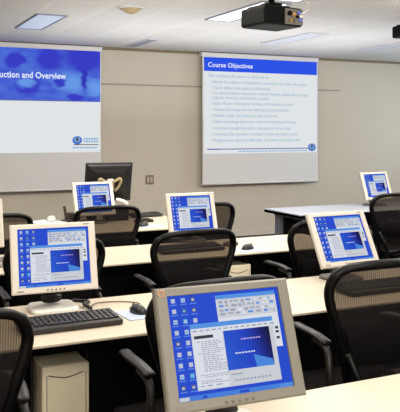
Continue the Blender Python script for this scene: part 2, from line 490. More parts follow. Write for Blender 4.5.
# right screen
x0, x1 = 4.45, 6.38
s2 = proj_screen(x0, x1, 'wall screen at right showing a bulleted text slide under a blue title')
w = x1 - x0; yy = .0075
zb, zt, zh = 1.20 - .76, 2.558 - .76, 2.362 - .76
xa, xb = -w / 2 + .02, w / 2 - .02
b = bm_new(); add_quad(b, [(xa, yy, zb), (xb, yy, zb), (xb, yy, zt), (xa, yy, zt)])
sl = obj('projected_slide', b, M['proj_white'], s2, recalc=False)
yy -= .0015
b = bm_new(); add_quad(b, [(xa, yy, zh), (xb, yy, zh), (xb, yy, zt), (xa, yy, zt)])
obj('slide_header', b, M['proj_head'], sl, recalc=False)
text_obj('slide_title', 'Course Objectives', .095, M['proj_title'], sl, (xa + .06, yy - .002, (zh + zt) / 2 - .01), bold=.002)
lines = [(0, .05, 'After completing this course, you will be able to:', .54),
 (1, .13, 'Identify the influence of stakeholders, constraints upon their own project', .89),
 (1, .205, 'Clearly define project goals and deliverables', .55),
 (1, .275, 'Use work breakdown structures, network diagrams, activity sheets to plan,', .905),
 (2, .335, 'organize, structure, and schedule a project', .53),
 (1, .41, 'Apply effective techniques to estimate work duration and costs', .76),
 (1, .49, 'Analyze and manage the risks affecting a project schedule', .72),
 (1, .57, 'Establish, assign, and optimize project resources', .61),
 (1, .65, 'Define and manage the project controls and tracking techniques', .79),
 (1, .735, 'Use project management tools to help plan and run a project', .74),
 (1, .815, 'Understand the importance of people in achieving project success', .80),
 (1, .895, 'Navigate issues clearly and effectively, and evaluate the project team', .83)]
hh = zh - (zb + .085); W_ = xb - xa
for lv, fy, tx, fw in lines:
    ind = (.035, .07, .07)[lv]
    if lv == 1: tx2 = '\u2022 ' + tx
    else: tx2 = tx
    text_obj('slide_text_line', tx2, .062, M['proj_text'], sl, (xa + ind * W_ - (.02 if lv == 1 else 0), yy - .001, zh - fy * hh - .01), bold=.0012, width=(fw - ind * .6) * W_)
b = bm_new()
z = zb + .062
add_quad(b, [(xa + .05, yy, z - .006), (xb - .12, yy, z - .006), (xb - .12, yy, z + .008), (xa + .05, yy, z + .008)], 0)
add_quad(b, [(xa + .05, yy - .001, z - .007), (xa + .24, yy - .001, z - .007), (xa + .24, yy - .001, z + .009), (xa + .05, yy - .001, z + .009)], 1)
x = xa + .55
while x < xb - .2:
    add_quad(b, [(x, yy, zb + .02), (x + .05, yy, zb + .02), (x + .05, yy, zb + .036), (x, yy, zb + .036)], 2); x += .062
obj('slide_rule', b, [M['proj_line'], M['proj_purple'], M['logo_pale']], sl, recalc=False)
logo(sl, xb - .09, zb + .075, .78, yy - .001, False)

# switch plate
pl = thing('wall_outlet', 'small brown outlet plate on the wall between the two screens', 'outlet', (3.70, YW, .855))
b = bm_new(); add_box(b, (0, -.006, 0), (.115, .012, .125), bevel=.004); obj('plate', b, M['plate'], pl)
for s in (-1, 1):
    b = bm_new(); add_box(b, (s * .024, -.0135, 0), (.034, .005, .075), bevel=.002)
    obj('socket', b, M['platelight'], pl)

# ------------------------------------------------------------------ projectors
def projector(loc, rz, label):
    t = thing('projector', label, 'projector', loc, rz, 'ceiling projectors')
    b = bm_new(); add_box(b, (0, 0, 0), (.29, .25, .115), bevel=.016)
    add_box(b, (-.02, .0, .058), (.20, .18, .022), bevel=.008)
    obj('body', b, M['projblack'], t)
    b = bm_new(); add_box(b, (.068, -.128, .0), (.138, .008, .092), bevel=.002)
    cp = obj('connector_panel', b, M['projgrey'], t)
    RX = Matrix.Rotation(PI / 2, 4, 'X')
    for px, pz, r, m in ((.03, .018, .015, 'projblack'), (.062, .014, .016, 'brass'), (.040, -.024, .011, 'brass'), (.078, -.026, .012, 'footdark')):
        b = bm_new(); add_lathe(b, [(0, 0), (r, 0), (r, .010), (r * .6, .013), (0, .013)], (px, -.131, pz), 12, 0, RX); obj('round_connector', b, M[m], cp)
    for px, pz, m in ((.106, .026, 'blueplastic'), (.112, -.016, 'blueplastic'), (.092, .002, 'projblack'), (.118, .006, 'footsilver')):
        b = bm_new(); add_box(b, (px, -.134, pz), (.028, .008, .014), bevel=.002); obj('flat_connector', b, M[m], cp)
    b = bm_new(); add_lathe(b, [(0, 0), (.034, 0), (.036, .012), (.03, .03), (.026, .03), (.024, .018), (0, .024)], (-.07, .122, .005), 20, 0, Matrix.Rotation(-PI / 2, 4, 'X'))
    obj('lens', b, M['lens'], t)
    b = bm_new()
    zc = CEIL - loc[2]
    add_tube(b, [(0, 0, .06), (0, 0, zc - .02)], .020, 12)
    add_lathe(b, [(0, 0), (.06, 0), (.07, .02), (0, .02)], (0, 0, zc - .02), 20)
    add_box(b, (0, 0, .075), (.10, .09, .035), bevel=.006)
    obj('ceiling_mount', b, M['projblack'], t)
    b = bm_new()   # thin looping signal cable from the rear to the mount
    add_tube(b, smooth_path([(.108, -.14, .016), (.15, -.17, .05), (.165, -.14, .10), (.12, -.06, .125), (.022, 0, .15)], 8), .0035, 8)
    obj('signal_cable', b, M['wire'], t)
    return t
projector((2.32, 3.87, 2.205), math.radians(8), 'black projector hanging from ceiling near the bright light, connectors showing')
projector((4.86, 5.50, 2.47), math.radians(-4), 'black projector at the right edge, hanging above the far right table')

# ------------------------------------------------------------------ tables
TH = .73
def table(x0, x1, y0, y1, label, top=None, panel_y=None, legs=None, legmat=None):
    t = thing('training_table', label, 'table', ((x0 + x1) / 2, (y0 + y1) / 2, 0), 0, 'training tables')
    w, d = x1 - x0, y1 - y0
    b = bm_new(); add_box(b, (0, 0, TH - .006), (w - .008, d - .008, .012), bevel=.003); tp = obj('tabletop', b, top or M['table'], t)
    b = bm_new(); add_box(b, (0, 0, TH - .0235), (w, d, .027), bevel=.005); obj('edge_band', b, M['edge'], t)
    py = d / 2 - .07 if panel_y is None else panel_y - (y0 + y1) / 2
    b = bm_new(); add_box(b, (0, py, TH - .30), (w - .24, .02, .50), bevel=.004); obj('modesty_panel', b, M['panel'], t)
    for lx in legs or (x0 + .12, x1 - .12):
        X = lx - (x0 + x1) / 2
        b = bm_new()
        add_box(b, (X, py - .06 if panel_y is None else 0, TH / 2), (.05, .09, TH - .09), bevel=.008)
        add_box(b, (X, 0, .025), (.06, d * .86, .05), bevel=.012)
        add_box(b, (X, 0, TH - .05), (.05, d * .8, .03), bevel=.006)
        obj('leg', b, legmat or M['blackmetal'], t)
    return t
table(-.8, 2.35, 1.235, 1.895, 'nearest cream topped table, carrying the largest monitor', legs=(-.68, 2.23))
table(-.8, 2.95, 2.695, 3.36, 'cream topped table in second row, with the black keyboard and two monitors')
table(-.5, 3.15, 4.16, 4.80, 'cream topped table in third row, carrying a mouse on a pale pad')
table(.0, 2.66, 5.50, 6.45, 'deeper cream topped table in the fourth row under the black backed monitor', panel_y=6.0, legs=(.2, 2.145))
table(3.82, 6.1, 5.86, 6.52, 'grey topped table standing apart at right, near the front wall', top=M['tablegrey'], legs=(3.92, 5.95), legmat=M['greymetal'])

# ------------------------------------------------------------------ monitors
MW, MH = .375, .300
def screen_mesh():
    b = bm_new()
    sw, sh = .314, .253; y0 = -.0006
    def q(u0, v0, u1, v1, mi, lay=1):   # u right, v down, unit square
        y = y0 - .0005 * lay
        x = lambda u: (u - .5) * sw
        z = lambda v: (.5 - v) * sh
        return add_quad(b, [(x(u0), y, z(v1)), (x(u1), y, z(v1)), (x(u1), y, z(v0)), (x(u0), y, z(v0))], mi)
    DB, WG, WW, TB, TK, INK, IND, IC, ICC, ICD, SB, ST, SW, BM, CAP = range(15)
    q(0, 0, 1, 1, DB, 0)
    q(0, .955, 1, 1, TK); q(.01, .962, .09, .995, WG, 2); q(.2, .965, .24, .99, DB, 2); q(.52, .965, .6, .99, DB, 2); q(.88, .962, .99, .995, TB, 2)
    rnd = random.Random(11)
    for r in range(9):
        for c in range(3 if r < 3 else 2):
            u = .035 + c * .085; v = .03 + r * .103
            k = rnd.choice([IC, IC, ICC, IC, ICD])
            q(u, v, u + .034, v + .042, k); q(u + .006, v + .012, u + .026, v + .034, rnd.choice([IC, ICC, IC]), 2)
            q(u - .012, v + .055, u + .046, v + .066, CAP)
    # tool window at the upper right
    q(.42, .035, .965, .60, WW); q(.42, .035, .965, .075, TB, 2); q(.425, .075, .955, .26, WG, 3)
    for v in (.095, .135, .18, .215):
        u = .44
        while u < .93:
            ww = rnd.uniform(.012, .05); q(u, v, min(u + ww, .94), v + rnd.uniform(.014, .03), rnd.choice([INK, WW, INK, TB]), 4); u += ww + rnd.uniform(.012, .03)
    for v in (.40, .44, .50): q(.915, v, .945, v + .024, IND, 4)
    # presentation window
    U = lambda u: .165 + (u - .215) * 1.097
    V = lambda v: v - .005
    q0 = q
    def qq(u0, v0, u1, v1, mi, lay=1): return q0(U(u0), V(v0), U(u1), V(v1), mi, lay)
    qq(.215, .30, .885, .925, WG, 5); qq(.215, .30, .885, .345, TB, 6)
    qq(.22, .345, .88, .395, WW, 6)
    u = .23
    while u < .86:
        ww = rnd.uniform(.02, .04); qq(u, .362, u + ww, .376, INK, 7); u += ww + .018
    qq(.222, .395, .462, .915, WW, 6)      # outline pane
    qq(.235, .415, .385, .445, IND, 7)
    v = .47
    while v < .86:
        u0 = .25 if rnd.random() < .3 else .285
        if rnd.random() < .9:
            u = u0; end = rnd.uniform(.40, .475)
            while u < end:
                ww = rnd.uniform(.012, .035); qq(u, v, min(u + ww, end), v + .008, INK, 7); u += ww + .007
        v += .0185
    for u0, u1 in ((.24, .27), (.29, .33), (.36, .41)): qq(u0, .882, u1, .893, INK, 7)
    qq(.468, .395, .845, .775, SB, 7)          # the slide
    # beam in the slide's lower right
    def tri(pts, mi, lay):
        add_ngon(b, [((U(u) - .5) * sw, y0 - .0005 * lay, (.5 - V(v)) * sh) for u, v in pts], mi)
    tri([(.70, .775), (.685, .65), (.835, .715), (.845, .775)], BM, 8)
    for u0, u1, v, mi in ((.60, .76, .485, ST), (.54, .70, .615, SW)):
        u = u0
        while u < u1:
            ww = rnd.uniform(.012, .03); qq(u, v, min(u + ww, u1), v + .013, mi, 9); u += ww + .006
    qq(.485, .81, .58, .822, INK, 7)
    u = .45 + .06
    while u < .80:
        qq(u, .865, u + .02, .882, rnd.choice([INK, TB, INK]), 7); u += .03
    return b
SM = ['desk_blue', 'win_grey', 'win_white', 'title_blue', 'task_blue', 'ink', 'inkdark', 'icon', 'iconcyan', 'icondark', 'slide_blue', 'slidetext', 'slidewhite', 'beam', 'iconlabel']

def make_monitor(label, loc, rz, tilt, zb, bez, foot, ringmark=False, sc=1.0, footw=.21):
    loc = (loc[0], loc[1], loc[2] + .002)
    """loc: point on the tabletop under the panel's lower edge; zb: height of the lower edge above it"""
    t = thing('monitor', label, 'monitor', loc, rz, 'classroom monitors')
    R = Matrix.Translation((0, 0, zb)) @ Matrix.Rotation(-tilt, 4, 'X') @ Matrix.Scale(sc, 4)
    rot = (-tilt, 0, 0); org = (0, 0, zb)
    def part(name, b, m, parent=t):
        o = obj(name, b, m, parent)
        if parent is t:
            o.location = org; o.rotation_euler = rot; o.scale = (sc, sc, sc)
        return o
    bt, bb, bs = .021, .026, .0305
    # bezel: a frame with a sloped inner lip
    b = bm_new()
    def loop(x0, x1, z0, z1, y): return [b.verts.new(p) for p in ((x0, y, z0), (x1, y, z0), (x1, y, z1), (x0, y, z1))]
    o1 = loop(-MW / 2, MW / 2, 0, MH, .022); o2 = loop(-MW / 2, MW / 2, 0, MH, .004); o3 = loop(-MW / 2 + .005, MW / 2 - .005, .005, MH - .005, 0)
    i1 = loop(-MW / 2 + bs, MW / 2 - bs, bb, MH - bt, 0.0); i2 = loop(-MW / 2 + bs + .001, MW / 2 - bs - .001, bb + .001, MH - bt - .001, .008)
    for A, B in ((o1, o2), (o2, o3), (o3, i1), (i1, i2)):
        for k in range(4): b.faces.new((A[k], A[(k + 1) % 4], B[(k + 1) % 4], B[k]))
    bz = part('bezel', b, bez)
    for k in range(5):
        b = bm_new(); add_lathe(b, [(0, 0), (.004, 0), (.004, .002), (0, .0025)], (-.036 + .018 * k, 0, .012), 10, 0, Matrix.Rotation(PI / 2, 4, 'X'))
        obj('control_button', b, M['buttongrey'], bz)
    b = bm_new(); add_box(b, (MW / 2 - .04, -.0005, MH - .010), (.026, .001, .004)); obj('printed_mark', b, M['inkgrey'], bz)
    b = bm_new(); add_box(b, (-MW / 2 + .035, -.0005, .012), (.030, .001, .005)); obj('printed_mark', b, M['inkgrey'], bz)
    if ringmark:
        b = bm_new()
        add_tube(b, [(-MW / 2 + .016 + .0075 * math.cos(a * PI / 8), -.0006, MH - .0135 + .0075 * math.sin(a * PI / 8)) for a in range(16)], .0013, 6, True)
        obj('ring_sticker', b, M['orange'], bz)
    # screen
    so = obj('screen', screen_mesh(), [M[k] for k in SM], t, recalc=False)
    so.location = (R @ Vector((0, .0065, bb + .1265))); so.rotation_euler = rot; so.scale = (sc, sc, sc)
    # shell: tapered rear housing
    b = bm_new()
    prof = [(MW - .002, MH - .002, 0, .021), (MW - .01, MH - .012, 0, .034), (MW * .62, MH * .62, 0, .060), (MW * .55, MH * .5, 0, .066)]
    prev = None
    for w_, h_, _, y in prof:
        ring = [b.verts.new((sx * w_ / 2, y, MH / 2 + sz * h_ / 2)) for sx, sz in ((-1, -1), (1, -1), (1, 1), (-1, 1))]
        if prev:
            for k in range(4): b.faces.new((prev[k], prev[(k + 1) % 4], ring[(k + 1) % 4], ring[k]))
        else: b.faces.new(ring[::-1])
        prev = ring
    b.faces.new(prev)
    part('rear_shell', b, M['shell'])
    # neck and foot
    pv = R @ Vector((0, .066, .10))
    b = bm_new()
    add_tube(b, smooth_path([(0, pv.y + .012, pv.z + .02), (0, pv.y + .035, pv.z - .02), (0, pv.y + .03, max(.055, pv.z * .35)), (0, pv.y + .012, .036)], 5), [.036] * 5 + [.042] * 5 + [.046] * 6, 18, flat=.55)
    add_box(b, (0, pv.y + .008, pv.z), (.10, .02, .09), rot=(-tilt, 0, 0), bevel=.006)
    obj('neck', b, M['shell'], t)
    b = bm_new()
    n = 32; fy = pv.y - .01
    for (k0, z) in ((1.0, 0.0), (1.0, .008), (.94, .014)):
        pass
    prof = [(1.0, 0), (1.0, .009), (.93, .016)]
    rings = []
    for k0, z in prof:
        rings.append([b.verts.new((math.copysign(abs(math.cos(2 * PI * k / n)) ** .38, math.cos(2 * PI * k / n)) * footw / 2 * k0, fy + math.copysign(abs(math.sin(2 * PI * k / n)) ** .38, math.sin(2 * PI * k / n)) * .095 * k0, z)) for k in range(n)])
    for A, B in zip(rings, rings[1:]):
        for k in range(n): b.faces.new((A[k], A[(k + 1) % n], B[(k + 1) % n], B[k]))
    b.faces.new(rings[0][::-1]); b.faces.new(rings[-1])
    obj('foot', b, foot, t)
    return t
D = math.radians
make_monitor('largest silver-bezel monitor, in the foreground on the nearest table', (.893, 1.640, TH), D(-3), D(21), .094, M['bezel'], M['footsilver'], ringmark=True, sc=1.03)
make_monitor('cream-bezel monitor at left, behind the black keyboard on a silver foot', (.809, 3.158, TH), D(-3), D(14), .089, M['bezelpale'], M['footsilver'])
make_monitor('cream-bezel monitor leaning far back, right of center on the second table', (2.37, 3.134, TH), D(1.7), D(28), .088, M['bezelpale'], M['footdark'], footw=.19)
make_monitor('cream-bezel monitor behind the central chair on the third table', (2.212, 4.745, TH - .0), D(-1), D(17), .056, M['bezelpale'], M['footdark'])
make_monitor('cream-bezel monitor cut by the left edge of the photo', (.672, 4.62, TH), D(0), D(15), .075, M['bezelpale'], M['footdark'])
make_monitor('small cream-bezel monitor in front of the black backed monitor', (1.885, 6.02, TH), D(3.9), D(18), .075, M['bezelpale'], M['footdark'], sc=.97)
make_monitor('smallest monitor, far right on the grey table by the wall', (5.048, 6.20, TH), D(5), D(19), .068, M['bezelpale'], M['footdark'])

# black monitor seen from behind
def back_monitor():
    t = thing('monitor', 'black monitor turned away, seen from behind on the fourth table', 'monitor', (2.08, 6.33, TH), D(176), 'classroom monitors')
    w, h, tilt, zb = .425, .355, D(14), .168
    rot = (-tilt, 0, 0)
    b = bm_new(); add_box(b, (0, .012, h / 2), (w, .024, h), bevel=.007)
    bz = obj('bezel', b, M['shellblack'], t, (0, 0, zb), rot)
    b = bm_new(); add_quad(b, [(-w / 2 + .018, -.0006, .02), (w / 2 - .018, -.0006, .02), (w / 2 - .018, -.0006, h - .018), (-w / 2 + .018, -.0006, h - .018)])
    obj('screen', b, M['lens'], bz)
    b = bm_new()
    prev = None
    for w_, h_, y in ((w - .02, h - .02, .023), (w - .05, h - .05, .036), (w * .6, h * .55, .050)):
        ring = [b.verts.new((sx * w_ / 2, y, h / 2 + sz * h_ / 2)) for sx, sz in ((-1, -1), (1, -1), (1, 1), (-1, 1))]
        if prev:
            for k in range(4): b.faces.new((prev[k], prev[(k + 1) % 4], ring[(k + 1) % 4], ring[k]))
        prev = ring
    b.faces.new(prev)
    for k in range(7): add_box(b, (0, .036, h - .04 - .006 * k), (w * .5, .012, .0025))
    obj('rear_shell', b, M['shell'], t, (0, 0, zb), rot)
    # pale butterfly stand bracket
    b = bm_new()
    for s in (-1, 1):
        add_tube(b, smooth_path([(0, .064, .185), (s * .045, .066, .20), (s * .085, .066, .222), (s * .098, .066, .20), (s * .082, .066, .15), (s * .05, .066, .11)], 5), [.018] * 10 + [.020] * 8 + [.017] * 8, 10, flat=.7)
    add_box(b, (0, .066, .16), (.08, .024, .09), bevel=.008)
    sb = obj('stand_bracket', b, M['tan'], t, (0, 0, zb), rot)
    b = bm_new(); add_box(b, (0, .082, .215), (.055, .014, .022), bevel=.005); obj('latch', b, M['footsilver'], sb)  # pale bar stands in for the highlight at the bracket centre
    b = bm_new()
    add_tube(b, smooth_path([(0, .115, zb + .11), (0, .125, zb), (0, .10, .11)], 6), .02, 12)
    obj('neck', b, M['shell'], t)
    b = bm_new()
    add_box(b, (-.06, .08, .057), (.20, .17, .11), bevel=.01)
    obj('base_box', b, M['shell'], t)
    b = bm_new()
    add_tube(b, smooth_path([(-.05, .14, .185), (-.10, .16, .172), (-.14, .15, .145), (-.15, .10, .12)], 6), .018, 10)
    obj('silver_arm', b, M['footsilver'], t)
    return t
back_monitor()

# ------------------------------------------------------------------ keyboards and mice
def keyboard(label, loc, rz, w, d, body, keym):
    t = thing('keyboard', label, 'keyboard', loc, rz, 'keyboards')
    b = bm_new(); add_box(b, (0, 0, .019), (w, d, .022), rot=(D(4), 0, 0), bevel=.005); obj('body', b, body, t)
    b = bm_new(); nx = 18
    for r in range(6):
        yy = -d / 2 + .035 + r * (d - .055) / 5.4; z = .033 + yy * math.tan(D(4))
        for c in range(nx):
            if (c == 13 or c == 14) and False: continue
            if r == 0 and 3 < c < 9: continue
            xx = -w / 2 + .02 + c * (w - .04) / (nx - 1) + (.004 if c > 12 else 0) - .002
            add_box(b, (xx, yy, z), (w / nx * .78, .0145, .007), rot=(D(4), 0, 0), bevel=.0015, seg=1)
        if r == 0: add_box(b, (-w / 2 + .02 + 6 * (w - .04) / (nx - 1), yy, z), (w / nx * 4.6, .0145, .007), rot=(D(4), 0, 0), bevel=.0015, seg=1)
    o = obj('keys', b, keym, t)
    return t
keyboard('black keyboard on the second table in front of the left monitor', (.80, 2.925, TH), D(1), .41, .165, M['kbody'], M['key'])
keyboard('grey keyboard at the left edge on the third table', (.66, 4.42, TH), 0, .40, .15, M['kgrey'], M['kgreykey'])
keyboard('black keyboard behind the central chair on the third table', (2.02, 4.42, TH), D(1), .45, .165, M['kbody'], M['key'])
keyboard('black keyboard behind the large right chair on the second table', (2.37, 2.93, TH), D(0), .44, .17, M['kbody'], M['key'])
keyboard('slim black keyboard at the far end of the fourth table', (2.46, 6.34, TH), D(10), .30, .12, M['kbody'], M['key'])

def mouse(label, loc, rz, m=None):
    t = thing('computer_mouse', label, 'mouse', loc, rz, 'computer mice')
    b = bm_new(); tt = bmesh.new()
    bmesh.ops.create_uvsphere(tt, u_segments=20, v_segments=12, radius=1)
    for v in tt.verts:
        v.co.x *= .028 * (1 - .12 * v.co.y); v.co.y *= .050
        v.co.z = max(v.co.z, -.05) * .036
    for f in tt.faces: f.smooth = True
    merge(b, tt, Matrix.Translation((0, 0, .002)))
    obj('shell', b, m or M['key'], t)
    b = bm_new(); add_lathe(b, [(0, -.003), (.007, -.003), (.007, .003), (0, .003)], (0, .03, .031), 12, 0, Matrix.Rotation(PI / 2, 4, 'Y')); obj('scroll_wheel', b, M['footdark'], t)
    return t
def pad(label, loc, rz, w, d):
    b = bm_new(); add_box(b, (0, 0, .002), (w, d, .004), bevel=.0015)
    return tag(obj('mouse_pad', b, M['pad'], None, loc, (0, 0, rz)), label, 'mouse pad', 'mouse pads')
pad('pale blue mouse pad right of the black keyboard on the second table', (1.125, 2.98, TH), D(4), .16, .17)
mouse('black mouse on the pad beside the black keyboard, second table', (1.125, 2.995, TH + .004), D(18))
pad('pale mouse pad right of the central chair on the third table', (2.40, 4.29, TH), D(-3), .22, .20)
mouse('dark mouse on the pale pad, third table', (2.39, 4.29, TH + .004), D(-75))
pad('small pale pad right of the far left chair back, fourth table', (2.25, 5.70, TH), 0, .20, .17)
mouse('small black mouse on the pad, fourth table', (2.20, 5.71, TH + .004), D(-60))

# small things on the third and fourth tables
def rug(b, pts, r): add_tube(b, smooth_path(pts, 8), r, 8)
b = bm_new(); add_box(b, (0, 0, .012), (.10, .06, .024), bevel=.006); add_box(b, (.0, .0, .027), (.06, .035, .008), bevel=.003)
tag(obj('adapter_box', b, M['footdark'], None, (2.37, 4.50, TH), (0, 0, .3)), 'small dark adapter behind the mouse on the third table', 'adapter')
b = bm_new(); add_box(b, (0, 0, .012), (.16, .06, .024), bevel=.006); add_box(b, (0, .0, .028), (.10, .04, .01), bevel=.003)
tag(obj('stapler', b, M['arm'], None, (2.30, 5.98, TH), (0, 0, -.1)), 'small brown desk item behind the mouse, fourth table', 'desk item')
b = bm_new()
rn = random.Random(2)
for k in range(5): add_box(b, (rn.uniform(-.006, .006), rn.uniform(-.006, .006), .002 + .004 * k), (.21, .28, .0035), rot=(0, 0, rn.uniform(-.05, .05)))
tag(obj('paper_stack', b, M['paper'], None, (1.50, 6.20, TH), (0, 0, .5)), 'low stack of pale papers left of the thin upright rod', 'papers')
b = bm_new(); add_lathe(b, [(0, 0), (.036, 0), (.04, .01), (.034, .035), (.02, .045), (0, .047)], n=20)
tag(obj('paper_weight', b, M['footsilver'], None, (1.55, 6.22, TH + .022)), 'small white lump resting on the stack of papers', 'desk item')
mic = thing('desk_microphone', 'thin dark upright rod on a base, left of the small monitor', 'microphone', (1.70, 6.30, TH))
b = bm_new(); add_lathe(b, [(0, 0), (.05, 0), (.05, .012), (.02, .02), (0, .02)], n=20); obj('base', b, M['bottle'], mic)
b = bm_new(); add_tube(b, smooth_path([(0, 0, .015), (-.004, 0, .06), (-.012, 0, .115), (-.02, 0, .135)], 5), [.011] * 5 + [.013] * 5 + [.012] * 5 + [.007], 10); obj('stem', b, M['bottle'], mic)
b = bm_new(); add_box(b, (0, 0, .035), (.10, .07, .07), bevel=.008); add_box(b, (0, -.036, .035), (.07, .004, .04))
tag(obj('small_box', b, M['bottle'], None, (1.79, 6.38, TH), (0, 0, .2)), 'small dark box just left of the small monitor', 'box')

# cables
def cable(label, pts, r=.004, m=None):
    b = bm_new(); add_tube(b, smooth_path(pts, 8), r, 8)
    return tag(obj('cable', b, m or M['cable'], None), label, 'cable', 'desk cables')
zt_ = TH + .005
cable('thin mouse cable arcing across the second table', [(1.11, 3.056, zt_ + .008), (1.19, 3.15, zt_), (1.13, 3.22, zt_), (1.02, 3.24, zt_), (.955, 3.16, zt_ )], .0026)
cable('thick dark cable bunch beside the left monitor foot', [(.96, 3.14, zt_ + .003), (.945, 3.20, zt_ + .012), (.985, 3.26, zt_ + .006), (.955, 3.31, zt_ + .003), (.93, 3.33, zt_ + .003)], .008, M['shell'])
cable('thin cable lying over the near edge of the third table, left part', [(.98, 4.60, zt_), (1.06, 4.45, zt_), (1.14, 4.32, zt_), (1.235, 4.185, zt_), (1.24, 4.152, zt_ - .004), (1.24, 4.146, zt_ - .06)], .004)
cable('short dark cable loop under the nearest monitor', [(.88, 1.52, TH + .007), (.90, 1.50, TH + .05), (.93, 1.49, TH + .085), (.96, 1.50, TH + .05), (.97, 1.53, TH + .007)], .006, M['shell'])

# ------------------------------------------------------------------ computer towers in cradles
def tower(label, x, y, ztop, rz=0.0):
    h, w, d = .43, .19, .40
    z0 = ztop - h
    t = thing('computer_tower', label, 'computer', (x, y, z0), rz, 'computer towers')
    b = bm_new(); add_box(b, (0, d / 2 + .012, h / 2), (w - .006, d - .024, h - .006), bevel=.006); obj('case', b, M['tower'], t)
    b = bm_new(); add_box(b, (0, .009, h / 2), (w, .03, h), bevel=.009)
    fp = obj('front_panel', b, M['tower'], t)
    b = bm_new()
    add_tube(b, smooth_path([(-w / 2 + .025, -.0065, h - .035), (0, -.0065, h - .05), (w / 2 - .025, -.0065, h - .035)], 8), .0026, 6)
    for z in (.045, .205): pass
    for (xa_, xb_, za, zb_) in ((-.07, .072, h - .255, h - .205),):
        add_tube(b, [(xa_, -.006, za), (xb_, -.006, za)], .0022, 6); add_tube(b, [(xa_, -.006, zb_), (xb_, -.006, zb_)], .0022, 6)
        add_tube(b, [(xa_, -.006, za), (xa_, -.006, zb_)], .0022, 6); add_tube(b, [(xb_, -.006, za), (xb_, -.006, zb_)], .0022, 6)
    for xx in (-.076, .080): add_tube(b, [(xx, -.006, .03), (xx, -.006, h - .035)], .0016, 6)
    obj('panel_groove', b, M['towergap'], fp)
    b = bm_new(); add_box(b, (.0, -.007, h - .232), (.125, .004, .010), bevel=.001)
    obj('disk_slot', b, M['towerdark'], fp)
    b = bm_new(); add_lathe(b, [(0, 0), (.011, 0), (.011, .004), (0, .005)], (-.045, -.006, h - .29), 14, 0, Matrix.Rotation(PI / 2, 4, 'X'))
    obj('power_button', b, M['towergap'], fp)
    # the cradle that hangs the tower under the table
    c = thing('tower_cradle', 'black cradle hanging under the table around ' + ('the left computer tower' if x < 1.5 else 'the right computer tower'), 'computer holder', (x, y, z0), rz, 'tower cradles')
    b = bm_new(); add_box(b, (0, .22, -.008), (w + .05, .28, .014), bevel=.003); obj('shelf', b, M['blackmetal'], c)
    top = TH - .037 - z0
    for s in (-1, 1):
        b = bm_new(); add_box(b, (s * (w / 2 + .017), .22, top / 2 - .008), (.012, .26, top + .014), bevel=.003); obj('side_strap', b, M['blackmetal'], c)
    return t
tower('putty computer tower under the second table, below the black keyboard', .765, 2.84, .605)
tower('putty computer tower under the third table, below the dark mouse', 2.26, 4.19, .655)

